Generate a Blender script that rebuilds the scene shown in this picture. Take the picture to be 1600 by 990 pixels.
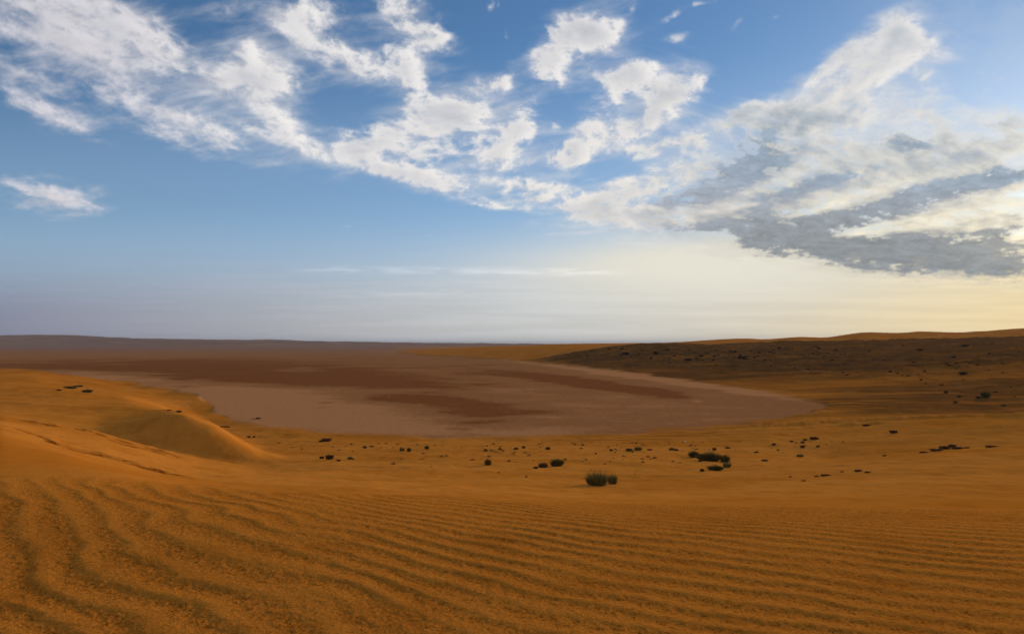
import bpy, math, random
import numpy as np

# ------------------------------------------------------------------ clear
for o in list(bpy.data.objects):
    bpy.data.objects.remove(o, do_unlink=True)
C = bpy.context.scene.collection
SC = bpy.context.scene
random.seed(7)
RNG = np.random.default_rng(11)

# ------------------------------------------------------------------ camera, world, sun, exposure
F = 1067.0          # focal length in photo pixels (photo is 1600 wide)
HZ = 538.0          # photo row of the true horizon
EYE = 8.0           # eye height above the dry lakebed (m)

cam_d = bpy.data.cameras.new('camera')
cam = bpy.data.objects.new('camera', cam_d)
C.objects.link(cam)
cam.location = (0, 0, EYE)
cam.rotation_euler = (math.radians(90), 0, 0)
cam_d.sensor_width = 36
cam_d.lens = 36 * F / 1600
cam_d.shift_y = (HZ - 495) / 1600
cam_d.clip_start = 0.05
cam_d.clip_end = 60000
SC.camera = cam

SUN_AZ = math.radians(41.5)      # to the right of the view direction (+Y)
SUN_EL = math.radians(8.0)

world = bpy.data.worlds.new('World')
SC.world = world
world.use_nodes = True
wn = world.node_tree
sky = wn.nodes.new('ShaderNodeTexSky')
sky.sky_type = 'NISHITA'
sky.sun_disc = False
sky.sun_elevation = SUN_EL
sky.sun_rotation = SUN_AZ
sky.altitude = 200
sky.air_density = 1.0
sky.dust_density = 0.4
sky.ozone_density = 4.0
bg = wn.nodes['Background']
bg.inputs['Strength'].default_value = 0.145
wn.links.new(sky.outputs[0], bg.inputs['Color'])

sun_d = bpy.data.lights.new('sun', 'SUN')
sun_d.energy = 4.2
sun_d.angle = math.radians(8)
sun_d.color = (1.0, 0.72, 0.42)
sun = bpy.data.objects.new('sun', sun_d)
C.objects.link(sun)
# the lamp shines along its -Z: towards the scene from (az, el)
sd = np.array([math.sin(SUN_AZ) * math.cos(SUN_EL), math.cos(SUN_AZ) * math.cos(SUN_EL), math.sin(SUN_EL)])
from mathutils import Vector
sun.rotation_euler = Vector(sd).to_track_quat('Z', 'Y').to_euler()

SC.view_settings.view_transform = 'Standard'
SC.view_settings.look = 'None'
SC.view_settings.gamma = 1
SC.view_settings.exposure = 0.0
SC.render.engine = 'CYCLES'

# ------------------------------------------------------------------ numpy noise
def _hash(ix, iy, seed):
    h = (ix.astype(np.int64) * 374761393 + iy.astype(np.int64) * 668265263 + seed * 974634777) & 0xffffffff
    h = ((h ^ (h >> 13)) * 1274126177) & 0xffffffff
    h = h ^ (h >> 16)
    return (h & 0xffffff).astype(np.float64) / 0xffffff

def vnoise(x, y, seed=0):
    """gradient noise, about -1..1"""
    ix = np.floor(x); iy = np.floor(y)
    fx = x - ix; fy = y - iy
    u = fx * fx * fx * (fx * (fx * 6 - 15) + 10)
    v = fy * fy * fy * (fy * (fy * 6 - 15) + 10)
    def g(dx, dy):
        a = _hash(ix + dx, iy + dy, seed) * 2 * math.pi
        return np.cos(a) * (fx - dx) + np.sin(a) * (fy - dy)
    a = g(0, 0); b = g(1, 0); c = g(0, 1); d = g(1, 1)
    return (a + (b - a) * u + ((c + (d - c) * u) - (a + (b - a) * u)) * v) * 1.5

def fbm(x, y, octv=5, seed=0, gain=0.5, lac=2.03):
    s = 0; a = 1; n = 0
    for i in range(octv):
        s = s + a * vnoise(x, y, seed + i * 17)
        n += a
        a *= gain
        x = x * lac + 13.7; y = y * lac - 5.1
    return s / n * 1.4

def sstep(a, b, x):
    t = np.clip((x - a) / (b - a), 0, 1)
    return t * t * (3 - 2 * t)

def lerp(a, b, t):
    return a + (b - a) * t

def pl(pts, x):
    p = np.array(pts, float)
    return np.interp(x, p[:, 0], p[:, 1])

# ------------------------------------------------------------------ materials
def new_mat(name):
    m = bpy.data.materials.new(name)
    m.use_nodes = True
    nt = m.node_tree
    b = nt.nodes['Principled BSDF']
    return m, nt, b

class NT:
    """short hand for shader nodes"""
    def __init__(s, nt): s.nt = nt
    def n(s, kind, **kw):
        nd = s.nt.nodes.new(kind)
        for k, v in kw.items():
            setattr(nd, k, v)
        return nd
    def link(s, a, b): s.nt.links.new(a, b)
    def attr(s, name):
        nd = s.n('ShaderNodeAttribute', attribute_name=name)
        return nd
    def math(s, op, a, b=None, clamp=False):
        nd = s.n('ShaderNodeMath', operation=op, use_clamp=clamp)
        for i, v in enumerate((a, b)):
            if v is None: continue
            if isinstance(v, (int, float)): nd.inputs[i].default_value = v
            else: s.link(v, nd.inputs[i])
        return nd.outputs[0]
    def mix(s, f, a, b, mode='MIX'):
        nd = s.n('ShaderNodeMix', data_type='RGBA', blend_type=mode)
        for sock, v in ((nd.inputs[0], f), (nd.inputs[6], a), (nd.inputs[7], b)):
            if isinstance(v, (int, float)): sock.default_value = v
            elif isinstance(v, tuple): sock.default_value = (*v, 1)
            else: s.link(v, sock)
        return nd.outputs[2]
    def noise(s, vec, scale, detail=4, rough=0.55):
        nd = s.n('ShaderNodeTexNoise')
        nd.inputs['Scale'].default_value = scale
        nd.inputs['Detail'].default_value = detail
        nd.inputs['Roughness'].default_value = rough
        s.link(vec, nd.inputs['Vector'])
        return nd.outputs[0]
    def ramp(s, v, a, b, lo=0.0, hi=1.0):
        nd = s.n('ShaderNodeMapRange', interpolation_type='SMOOTHSTEP')
        nd.inputs['From Min'].default_value = a; nd.inputs['From Max'].default_value = b
        nd.inputs['To Min'].default_value = lo; nd.inputs['To Max'].default_value = hi
        s.link(v, nd.inputs['Value'])
        return nd.outputs[0]
    def scalev(s, vec, sc):
        nd = s.n('ShaderNodeMapping')
        nd.inputs['Scale'].default_value = sc
        s.link(vec, nd.inputs['Vector'])
        return nd.outputs[0]

SAND = (0.44, 0.142, 0.013)
SAND_PALE = (0.55, 0.205, 0.030)
SAND_DARK = (0.32, 0.088, 0.006)
PLAYA_LIGHT = (0.50, 0.225, 0.088)
PLAYA_MID = (0.35, 0.150, 0.054)
PLAYA_RED = (0.235, 0.082, 0.025)
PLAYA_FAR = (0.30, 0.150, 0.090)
SCRUB = (0.120, 0.054, 0.016)  # hill soil colour, deepened to stand for backlight and cloud shadow

def ground_material():
    m, nt, b = new_mat('desert_ground')
    k = NT(nt)
    geo = k.n('ShaderNodeNewGeometry').outputs['Position']
    cam_near = k.attr('near').outputs['Fac']         # 1 at one's feet, 0 from about 30 m on
    playa = k.attr('playa').outputs['Fac']
    tone = k.attr('tone').outputs['Fac']             # lakebed: 0 red ... 0.5 mid ... 1 pale
    far = k.attr('far').outputs['Fac']
    scrub = k.attr('scrub').outputs['Fac']  # hillside shade painted as darker soil, plus dark streaks along the shore
    trough = k.attr('trough').outputs['Fac']
    pale = k.attr('pale').outputs['Fac']
    # sand: soft patches and grains
    flat = k.scalev(geo, (1, 1, 0.3))
    n1 = k.noise(flat, 0.12, 5, 0.6)
    n2 = k.noise(flat, 1.3, 5, 0.6)
    g1 = k.noise(geo, 55, 4, 0.7)
    g2 = k.noise(geo, 210, 2, 0.6)
    sand = k.mix(k.ramp(n1, 0.35, 0.68), SAND, SAND_PALE)
    sand = k.mix(pale, sand, SAND_PALE)
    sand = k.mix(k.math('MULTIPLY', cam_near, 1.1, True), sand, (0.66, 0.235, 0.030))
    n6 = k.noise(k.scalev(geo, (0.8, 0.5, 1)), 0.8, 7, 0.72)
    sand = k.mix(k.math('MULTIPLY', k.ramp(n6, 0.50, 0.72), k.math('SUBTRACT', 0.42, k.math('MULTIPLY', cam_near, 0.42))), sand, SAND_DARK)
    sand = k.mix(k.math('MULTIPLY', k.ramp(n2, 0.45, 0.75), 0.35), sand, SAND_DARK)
    # coarse dark grains that gather in the troughs
    gcl = k.math('ADD', k.math('MULTIPLY', g1, 0.55), k.math('MULTIPLY', k.noise(geo, 22, 5, 0.75), 0.45))
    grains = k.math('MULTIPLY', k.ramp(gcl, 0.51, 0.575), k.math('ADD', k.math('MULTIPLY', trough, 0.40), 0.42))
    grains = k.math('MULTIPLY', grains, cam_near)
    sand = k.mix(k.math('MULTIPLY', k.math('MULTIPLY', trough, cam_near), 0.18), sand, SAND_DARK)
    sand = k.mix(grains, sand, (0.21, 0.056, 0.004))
    sp = k.math('MULTIPLY', k.ramp(g2, 0.42, 0.66), k.math('MULTIPLY', cam_near, 0.18))
    sand = k.mix(sp, sand, (0.27, 0.085, 0.010))
    trod_ = k.attr('trod').outputs['Fac']
    tk = k.math('MULTIPLY', trod_, k.ramp(k.noise(geo, 9, 5, 0.75), 0.30, 0.52))
    sand = k.mix(k.math('MULTIPLY', tk, 0.9), sand, (0.15, 0.040, 0.005))
    # scrubby hillside soil, with backlight and cloud shade painted into its colour
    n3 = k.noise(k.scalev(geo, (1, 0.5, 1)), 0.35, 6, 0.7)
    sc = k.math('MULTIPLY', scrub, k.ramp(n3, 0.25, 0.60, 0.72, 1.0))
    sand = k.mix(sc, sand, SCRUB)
    # lakebed
    n4 = k.noise(k.scalev(geo, (0.8, 0.8, 1)), 0.16, 7, 0.70)
    n4b = k.noise(k.scalev(geo, (0.6, 0.7, 1)), 0.045, 7, 0.66)
    n4c = k.noise(k.scalev(geo, (1.0, 0.5, 1)), 1.1, 6, 0.75)
    t = k.math('ADD', tone, k.math('MULTIPLY', k.math('SUBTRACT', n4, 0.5), 0.55))
    t = k.math('ADD', t, k.math('MULTIPLY', k.math('SUBTRACT', n4b, 0.5), 0.70))
    t = k.math('ADD', t, k.math('MULTIPLY', k.math('SUBTRACT', n4c, 0.5), 0.50))
    pc = k.mix(k.ramp(t, 0.20, 0.44), PLAYA_RED, PLAYA_MID)
    pc = k.mix(k.ramp(t, 0.52, 0.84), pc, PLAYA_LIGHT)
    n5 = k.noise(geo, 1.6, 6, 0.7)
    pc = k.mix(k.math('MULTIPLY', k.ramp(n5, 0.48, 0.66), 0.30), pc, PLAYA_RED)
    n7 = k.noise(k.scalev(geo, (1, 0.35, 1)), 0.55, 6, 0.7)
    pc = k.mix(k.math('MULTIPLY', k.ramp(n7, 0.56, 0.68), 0.30), pc, PLAYA_LIGHT)
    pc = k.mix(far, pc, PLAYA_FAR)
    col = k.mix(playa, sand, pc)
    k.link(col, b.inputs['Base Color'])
    b.inputs['Roughness'].default_value = 0.95
    b.inputs['Specular IOR Level'].default_value = 0.0
    # relief of the grains (near), of the crust (far)
    h = k.math('ADD', k.math('MULTIPLY', g1, 0.010), k.math('MULTIPLY', g2, 0.0035))
    clod = k.noise(geo, 24, 5, 0.75)
    h = k.math('ADD', h, k.math('MULTIPLY', clod, 0.035))
    h = k.math('MULTIPLY', h, cam_near)
    hf = k.math('MULTIPLY', k.noise(geo, 3.5, 6, 0.7), 0.02)
    h = k.math('ADD', h, hf)
    hs = k.math('MULTIPLY', k.math('MULTIPLY', k.noise(geo, 0.9, 6, 0.75), 0.5), scrub)
    h = k.math('ADD', h, hs)
    bp = k.n('ShaderNodeBump')
    bp.inputs['Strength'].default_value = 1.0
    bp.inputs['Distance'].default_value = 1.0
    k.link(h, bp.inputs['Height'])
    k.link(bp.outputs[0], b.inputs['Normal'])
    return m

M_GROUND = ground_material()

def plant_mat(name, c1, c2, rough=0.8):
    m, nt, b = new_mat(name)
    k = NT(nt)
    geo = k.n('ShaderNodeNewGeometry')
    n = k.noise(geo.outputs['Position'], 6, 3)
    rnd = geo.outputs['Random Per Island']
    col = k.mix(k.math('ADD', k.math('MULTIPLY', rnd, 0.7), k.math('MULTIPLY', n, 0.3)), c1, c2)
    k.link(col, b.inputs['Base Color'])
    b.inputs['Roughness'].default_value = rough
    b.inputs['Specular IOR Level'].default_value = 0.15
    return m

M_GREEN = plant_mat('shrub_green', (0.060, 0.050, 0.009), (0.20, 0.155, 0.030))
M_OLIVE = plant_mat('shrub_olive', (0.12, 0.100, 0.022), (0.34, 0.27, 0.07))
M_DRY = plant_mat('shrub_dry', (0.10, 0.050, 0.016), (0.24, 0.13, 0.045))
M_DEAD = plant_mat('dead_wood', (0.075, 0.034, 0.012), (0.19, 0.090, 0.032))
M_SCRUB = plant_mat('dark_scrub', (0.016, 0.012, 0.006), (0.055, 0.040, 0.018))
M_TWIG = plant_mat('twig_bark', (0.06, 0.035, 0.018), (0.13, 0.075, 0.035))
m_, nt_, b_ = new_mat('white_plastic'); b_.inputs['Base Color'].default_value = (0.75, 0.72, 0.68, 1); b_.inputs['Roughness'].default_value = 0.5
M_WHITE = m_
k_ = NT(nt_); k_.link(k_.mix(k_.noise(k_.n('ShaderNodeNewGeometry').outputs['Position'], 30, 3), (0.6, 0.55, 0.5), (0.82, 0.8, 0.78)), b_.inputs['Base Color'])
M_STONE = plant_mat('dark_red_stone', (0.07, 0.015, 0.012), (0.12, 0.03, 0.02))

# ------------------------------------------------------------------ terrain
# Guide lines across the view: at each forward distance, how high the land
# stands, written as the photo row it was read from at that photo column.
def plrow(Y):                       # row at which the lakebed plane shows at distance Y
    return HZ + F * EYE / Y

GUIDES = [
 (2.0,  [(0, HZ + F * 1.60 / 2.0)]),
 (3.9,  [(0, 990), (800, 990), (1600, 992)]),
 (6.0,  [(0, 832), (400, 835), (800, 840), (1600, 848)]),
 (9.0,  [(0, 738), (150, 747), (300, 762), (450, 769), (700, 777), (1000, 788), (1600, 797)]),
 (12.0, [(0, 703), (100, 718), (200, 738), (300, 760), (400, 776), (700, 784), (1000, 794), (1600, 803)]),
 (17.0, [(0, 667), (80, 690), (150, 712), (250, 738), (310, 748), (400, 754), (500, 758), (650, 764), (800, 770), (950, 776), (1100, 776), (1300, 773), (1450, 770), (1600, 768)]),
 (24.0, [(0, 652), (80, 663), (150, 676), (220, 698), (310, 724), (400, 738), (500, 741), (650, 746), (800, 751), (950, 757), (1100, 754), (1200, 750), (1300, 744), (1450, 736), (1600, 731)]),
 (32.0, [(0, 650), (80, 662), (150, 676), (220, 697), (310, 721), (400, 733), (500, 728), (650, 728), (800, 730), (950, 732), (1100, 734), (1130, 733), (1200, 729), (1300, 722), (1450, 705), (1600, 697)]),
 (35.0, [(0, 650), (80, 661), (150, 674), (200, 691), (270, 704), (320, 716), (370, 725), (410, 726), (500, 721), (650, 721), (800, 722), (950, 724), (1100, 727), (1130, 727), (1200, 725), (1300, 721.5), (1450, 707), (1600, 699)]),
 (38.0, [(0, 646), (100, 655), (150, 660.5), (190, 659), (220, 655), (245, 650), (270, 647), (295, 650), (330, 663), (370, 686), (410, 709), (450, 716), (500, 716), (650, 715), (800, 717), (950, 718), (1100, 720), (1200, 720), (1300, 721), (1450, 711), (1600, 704)]),
 (44.0, [(0, 638), (100, 645), (150, 648), (200, 648), (240, 643.5), (270, 641.5), (300, 647), (330, 662), (370, 688), (410, 707), (500, 706), (650, 703), (800, 704), (950, 705), (1100, 707), (1200, 710), (1300, 714), (1450, 704), (1600, 696)]),
 (58.0, [(0, 614), (100, 617), (200, 625), (260, 640), (300, 660), (330, 678), (400, 684), (700, 684), (1000, 683), (1100, 681), (1200, 674), (1300, 673), (1350, 668), (1400, 662), (1450, 657), (1600, 650)]),
 (80.0, [(0, 600), (100, 606), (150, 611), (200, 618), (250, 630), (300, 645), (350, 647), (1100, 647), (1200, 644), (1300, 640), (1400, 641), (1500, 641), (1600, 643)]),
 (105.0, [(0, 594), (60, 597), (100, 603), (150, 607), (200, 613), (250, 619), (300, 621), (1200, 621), (1300, 617), (1400, 614), (1500, 612), (1600, 607)]),
 (140.0, [(0, 580), (50, 581), (100, 589), (150, 595), (200, 600), (260, 601), (1100, 601), (1150, 600), (1200, 597), (1300, 593), (1400, 588), (1500, 582), (1600, 574)]),
 (190.0, [(0, 584), (900, 584), (1000, 583), (1100, 581), (1200, 576), (1300, 570), (1400, 563), (1500, 557), (1600, 550)]),
 (260.0, [(0, 572), (800, 572), (850, 571), (950, 566), (1000, 561), (1100, 556), (1200, 551), (1300, 547), (1400, 543), (1500, 539), (1600, 536)]),
 (330.0, [(0, 565), (800, 563.5), (850, 561), (905, 549), (960, 541), (1010, 536.5), (1060, 536), (1100, 538.5), (1150, 536), (1220, 533), (1300, 533.5), (1350, 532), (1450, 529), (1600, 526)]),
 (400.0, [(0, 560), (700, 559), (750, 557), (800, 552), (850, 547), (905, 543), (960, 541), (1010, 540.5), (1060, 541), (1150, 539), (1300, 537), (1450, 534), (1600, 531)]),
 (520.0, [(0, 555), (600, 554.5), (650, 553), (700, 550), (760, 545), (850, 540), (880, 538), (1000, 536.5), (1060, 534.5), (1110, 531), (1150, 528.5), (1200, 530), (1250, 526), (1290, 527.5), (1350, 518.5), (1400, 520.5), (1440, 517.5), (1500, 519.5), (1550, 516.5), (1600, 512.5)]),
 (700.0, [(0, 551), (600, 550), (650, 548), (700, 545), (760, 541.5), (850, 538.5), (880, 537), (1000, 536), (1060, 536), (1150, 536), (1600, 532)]),
 (1200.0, [(0, 545.5), (700, 545), (850, 543), (1600, 541)]),
 (2500.0, [(0, 541.0), (200, 541.5), (1600, 541.5)]),
 (3000.0, [(0, 533), (180, 535), (300, 536), (500, 538.5), (700, 540), (1600, 540.5)]),
 (3600.0, [(0, 523.5), (60, 523), (120, 524), (180, 527), (210, 529), (300, 530), (380, 532.5), (500, 535), (700, 537.5), (1600, 539)]),
 (4600.0, [(0, 529), (250, 531), (380, 531.5), (410, 530.5), (450, 531.5), (480, 533.5), (560, 534), (650, 536), (700, 535.8), (760, 537), (900, 538), (1600, 538.5)]),
 (6000.0, [(0, HZ + 1.2), (1600, HZ + 1.2)]),
 (14000.0, [(0, HZ + 0.6), (1600, HZ + 0.6)]),
]
GY = np.array([g[0] for g in GUIDES])

TH_C = math.radians(58)
# azimuth grid: fine inside the view, coarse round the back
pxv = np.arange(-160, 1761, 2.0)
th_in = np.arctan((pxv - 800) / F)
def coarse(a, b, step0, grow=1.12):
    out = []; t = a; s = step0
    sg = 1 if b > a else -1
    while (b - t) * sg > 0:
        out.append(t); t += sg * s; s = min(s * grow, math.radians(4))
    return out
st = th_in[1] - th_in[0]
right = coarse(th_in[-1] + st, math.pi, st)
left = coarse(th_in[0] - st, -math.pi, st)
TH = np.array(sorted(left + [-math.pi + 1e-9]) + list(th_in) + right + [math.pi])
NC = len(TH)
ac = np.minimum(np.abs(TH), TH_C)
# column used for reading the guides (mirrors round the back, continuous)
PXE = np.where(np.abs(TH) <= TH_C, 800 + F * np.tan(np.clip(TH, -TH_C, TH_C)), 0)
pR = 800 + F * math.tan(TH_C); pL = 800 - F * math.tan(TH_C)
back = np.abs(TH) > TH_C
w = (np.abs(TH) - TH_C) / (math.pi - TH_C)       # 0 at the side, 1 straight behind
PXE = np.where(back & (TH > 0), pR + (800 - pR) * 0.5 * w + 0, PXE)
PXE = np.where(back & (TH < 0), pL + (pR + (800 - pR) * 0.5 - pL) * w, PXE)
RS = 1 / np.cos(ac)

YS = [0.6]
while YS[-1] < 14000:
    y = YS[-1]
    if y < 2.6: s = 0.05
    elif y < 11: s = 0.0042
    elif y < 62: s = 0.0060
    elif y < 700: s = 0.011
    elif y < 2500: s = 0.03
    elif y < 5500: s = 0.018
    else: s = 0.15
    YS.append(y * (1 + s))
YS = np.array(YS)
NR = len(YS)

def smooth_cols(a, sig):
    # gaussian smoothing over the fine azimuth grid
    r = int(sig * 3)
    kx = np.arange(-r, r + 1); kr = np.exp(-kx ** 2 / (2 * sig ** 2)); kr /= kr.sum()
    ap = np.pad(a, r, mode='edge')
    return np.convolve(ap, kr, mode='valid')

GZ = np.zeros((len(GY), NC))
for i, (Y, pts) in enumerate(GUIDES):
    row = pl(pts, PXE)
    row = smooth_cols(row, 1.5 if Y > 2400 else 4 if (Y < 28 or Y > 500 or 35 < Y < 60) else 7)
    z = EYE - Y * (row - HZ) / F
    GZ[i] = z

def pchip(xk, yk, x):
    """monotone cubic, yk is (K, N)"""
    h = np.diff(xk)[:, None]
    d = np.diff(yk, axis=0) / h
    m = np.zeros_like(yk)
    w1 = 2 * h[1:] + h[:-1]; w2 = h[1:] + 2 * h[:-1]
    same = (d[:-1] * d[1:]) > 0
    with np.errstate(divide='ignore', invalid='ignore'):
        hm = (w1 + w2) / (w1 / d[:-1] + w2 / d[1:])
    m[1:-1] = np.where(same, hm, 0)
    m[0] = d[0]; m[-1] = d[-1]
    idx = np.clip(np.searchsorted(xk, x) - 1, 0, len(xk) - 2)
    t = ((x - xk[idx]) / (xk[idx + 1] - xk[idx]))[:, None]
    hh = (xk[idx + 1] - xk[idx])[:, None]
    return ((2 * t**3 - 3 * t**2 + 1) * yk[idx] + (t**3 - 2 * t**2 + t) * hh * m[idx]
            + (-2 * t**3 + 3 * t**2) * yk[idx + 1] + (t**3 - t**2) * hh * m[idx + 1])

Z = pchip(np.log(GY), GZ, np.log(np.maximum(YS, 2.0)))
YY = YS[:, None] * np.ones(NC)[None, :]
R = YY * RS[None, :]
X = R * np.sin(TH)[None, :]
Yw = R * np.cos(TH)[None, :]
PX = np.broadcast_to(PXE[None, :], X.shape)
ROW0 = HZ + F * (EYE - Z) / YY

# smooth out the lakebed
NEAR = [(-800, 575), (0, 576), (60, 578), (120, 589), (170, 595), (215, 597), (225, 602), (270, 609), (305, 616), (325, 634), (352, 654), (400, 664), (450, 673),
        (550, 680), (650, 684), (800, 682), (950, 678), (1050, 674), (1130, 668), (1200, 661), (1250, 652), (1283, 642), (1292, 637), (1300, 600), (2400, 600)]
FARS = [(-800, 500), (600, 540), (650, 550), (750, 558), (850, 567), (950, 577), (1050, 589), (1150, 603), (1230, 616), (1275, 627), (1292, 637), (1300, 640), (2400, 640)]
ROWP = HZ + F * EYE / YY            # row of the flat lakebed at this distance
wx = fbm(X / 14, Yw / 14, 4, 5) ; wy = fbm(X / 14, Yw / 14, 4, 9)
sc_ = np.clip(40 / YY, 0.05, 1) * 1.0
pw = PX + wx * 22 * np.clip(70 / YY, 0.15, 1.3)
rw = ROWP + wy * 5.5 * np.clip(70 / YY, 0.15, 1.2)
rw = rw + 5.0 * fbm(X / 22, Yw / 2.2, 5, 12) * np.clip(75 / YY, 0.1, 1.2) * sstep(500, 900, PX)
rw = rw + 5.5 * fbm(X / 4.5, Yw / 7, 5, 14) * np.clip(65 / YY, 0.15, 1.0) * (0.45 + 0.55 * sstep(400, 800, PX))
dn = pl(NEAR, pw) - rw
df = rw - pl(FARS, pw)
ed = 5.5 * np.clip(80 / YY, 0.25, 1)
fl = (EYE - 0 * Z > 0) & (Z < 1.0)
PLAYA = sstep(-ed * 0.6, ed, dn) * sstep(-ed * 0.5, ed, df) * sstep(1.1, 0.4, Z)
PLAYA = np.where(YY < 40, 0, PLAYA)
PLAYA = np.maximum(PLAYA, sstep(700, 900, YY) * (1 - sstep(2600, 3000, YY)) * sstep(750, 560, PX))
# z: inside the lakebed flatten
Z = np.where(Z < 0, Z * 0.15, Z)
flatk = sstep(0.2, 0.9, PLAYA) * (YY < 1000)
Z = Z * (1 - flatk) + 0.02 * fbm(X / 9, Yw / 9, 3, 40) * flatk

# large soft dune relief
off = 1 - PLAYA
amp = np.clip((YY - 12) / 60, 0, 1) * np.clip(YY / 120, 0.12, 1.0)
Z = Z + off * amp * 0.32 * fbm(X / 13, Yw / 13, 5, 60) * (YY < 2400)
mid = sstep(12, 18, YY) * (1 - sstep(90, 140, YY)) * off
Z = Z + mid * (0.045 * fbm(X / 1.6, Yw / 2.2, 5, 61) + 0.10 * fbm(X / 7, Yw / 3.0, 4, 62) * sstep(17, 28, YY))
Z = Z + off * sstep(2600, 3200, YY) * (YY < 5900) * 7 * fbm(X / 260, Yw / 260, 4, 70)
# the right-hand hillside: hummocks, small terraces
hill = sstep(95, 150, YY) * (1 - sstep(320, 420, YY)) * sstep(860, 1000, PX + (YY - 200) * 0.6) * (1 - PLAYA)
hill = hill * sstep(0.2, 1.5, Z)
hum = np.maximum(fbm(X / 5.5, Yw / 9, 4, 80), -0.1)
Z = Z + hill * 0.75 * hum
ter = fbm(X / 60, Yw / 13, 4, 95)
Z = Z + hill * 0.55 * ter
# long low shore lines on the sand round the lakebed
shore = sstep(-60, -6, dn) * (YY > 36) * (YY < 120) * off
Z = Z + shore * 0.05 * fbm(X / 9, Yw / 1.6, 4, 99)
tn = sstep(520, 560, YY) * (1 - sstep(560, 700, YY)) * 0
# ripples of the foreground
wxr = fbm(X / 2.6, Yw / 2.6, 3, 21); wyr = fbm(X / 0.9, Yw / 0.9, 3, 22)
cxr, cyr = 7.5, 17.0
rad = np.sqrt((X - cxr) ** 2 + (Yw - cyr) ** 2)
lam = 0.245
def ripple(ph):
    fr = ph - np.floor(ph)                  # long gentle side, short steep side
    p = np.where(fr < 0.64, fr / 0.64, (1 - fr) / 0.36)
    return (p * p * (3 - 2 * p)) ** 1.3
profA = ripple(rad / lam + wxr * 0.9 + wyr * 0.20)
profB = ripple(rad / 0.335 + wxr * 1.1 + wyr * 0.22 + 0.3)
wB = sstep(-0.3, -2.0, X + 0.35 * (Yw - 5) + 0.5 * wxr)
prof = lerp(profA, profB, wB)
brow = pl([(0, 8.6), (300, 9.6), (800, 9.6), (1600, 9.9)], PX)
rip = 1 - sstep(-1.2, 0.9, YY - brow + 0.5 * wxr)
rip = rip * sstep(2.0, 2.8, YY) * (np.abs(TH)[None, :] < math.radians(60))
ampv = (0.0120 + 0.0012 * wB) * (0.75 + 0.5 * fbm(X / 1.7, Yw / 1.7, 3, 23))
Z = Z + rip * ampv * (prof - 0.45)
# crumbly crust on the ripples
crumb = fbm(X / 0.085, Yw / 0.075, 4, 31, gain=0.7)
crm = np.clip(crumb, -0.2, 1.5)
Z = Z + rip * 0.008 * crm * (1.15 - 0.75 * prof)
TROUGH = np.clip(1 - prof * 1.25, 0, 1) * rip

# trodden lines across the left dune
INV = slice(int(np.searchsorted(TH, th_in[0])), int(np.searchsorted(TH, th_in[-1])) + 1)
def y_at(px, row):
    """distance at which the line of sight through this photo point first meets the land"""
    j = int(np.clip(np.searchsorted(PXE[INV], px), 0, INV.stop - INV.start - 1)) + INV.start
    rws = HZ + F * (EYE - Z[:, j]) / YS
    ok = np.where(rws <= row)[0]
    if len(ok) == 0: return None
    i = ok[0]
    if i == 0: return YS[0]
    t = (rws[i - 1] - row) / max(1e-9, rws[i - 1] - rws[i])
    return float(YS[i - 1] + t * (YS[i] - YS[i - 1]))
def z_at(px, Yd):
    j = np.clip(np.interp(px, PXE[INV], np.arange(INV.start, INV.stop)), 0, NC - 2)
    i = np.interp(Yd, YS, np.arange(NR))
    i0 = int(min(i, NR - 2)); j0 = int(j); fi = i - i0; fj = j - j0
    return float(Z[i0, j0] * (1 - fi) * (1 - fj) + Z[i0 + 1, j0] * fi * (1 - fj) + Z[i0, j0 + 1] * (1 - fi) * fj + Z[i0 + 1, j0 + 1] * fi * fj)

def scarp(line, hgt, face, tail, seed):
    """a low lip in the sand whose small steep face looks this way"""
    global Z
    lx = np.array(line, float)
    j = np.arange(INV.start, INV.stop); px_ = PXE[j]
    m = (px_ > lx[0, 0]) & (px_ < lx[-1, 0]); j = j[m]; px_ = px_[m]
    rows_ = np.interp(px_, lx[:, 0], lx[:, 1])
    yl = np.array([y_at(a, b) or np.nan for a, b in zip(px_, rows_)])
    ok = ~np.isnan(yl); yl = np.interp(px_, px_[ok], yl[ok])
    r = 9; kr = np.ones(2 * r + 1) / (2 * r + 1); yl = np.convolve(np.pad(yl, r, mode='edge'), kr, mode='valid')
    yl = yl + yl * 0.006 * fbm(px_ / 9.0, px_ * 0, 4, seed)
    e = np.clip(np.minimum(px_ - lx[0, 0], lx[-1, 0] - px_) / 60.0, 0, 1)
    hh = hgt * e * (0.75 + 0.6 * fbm(px_ / 22.0, px_ * 0 + 3, 4, seed + 1))
    t = YS[:, None] - yl[None, :]
    prof_ = np.where(t < 0, 0, np.where(t < face, t / face, np.exp(-(t - face) / tail)))
    Z[:, j] += prof_ * hh[None, :]

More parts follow.
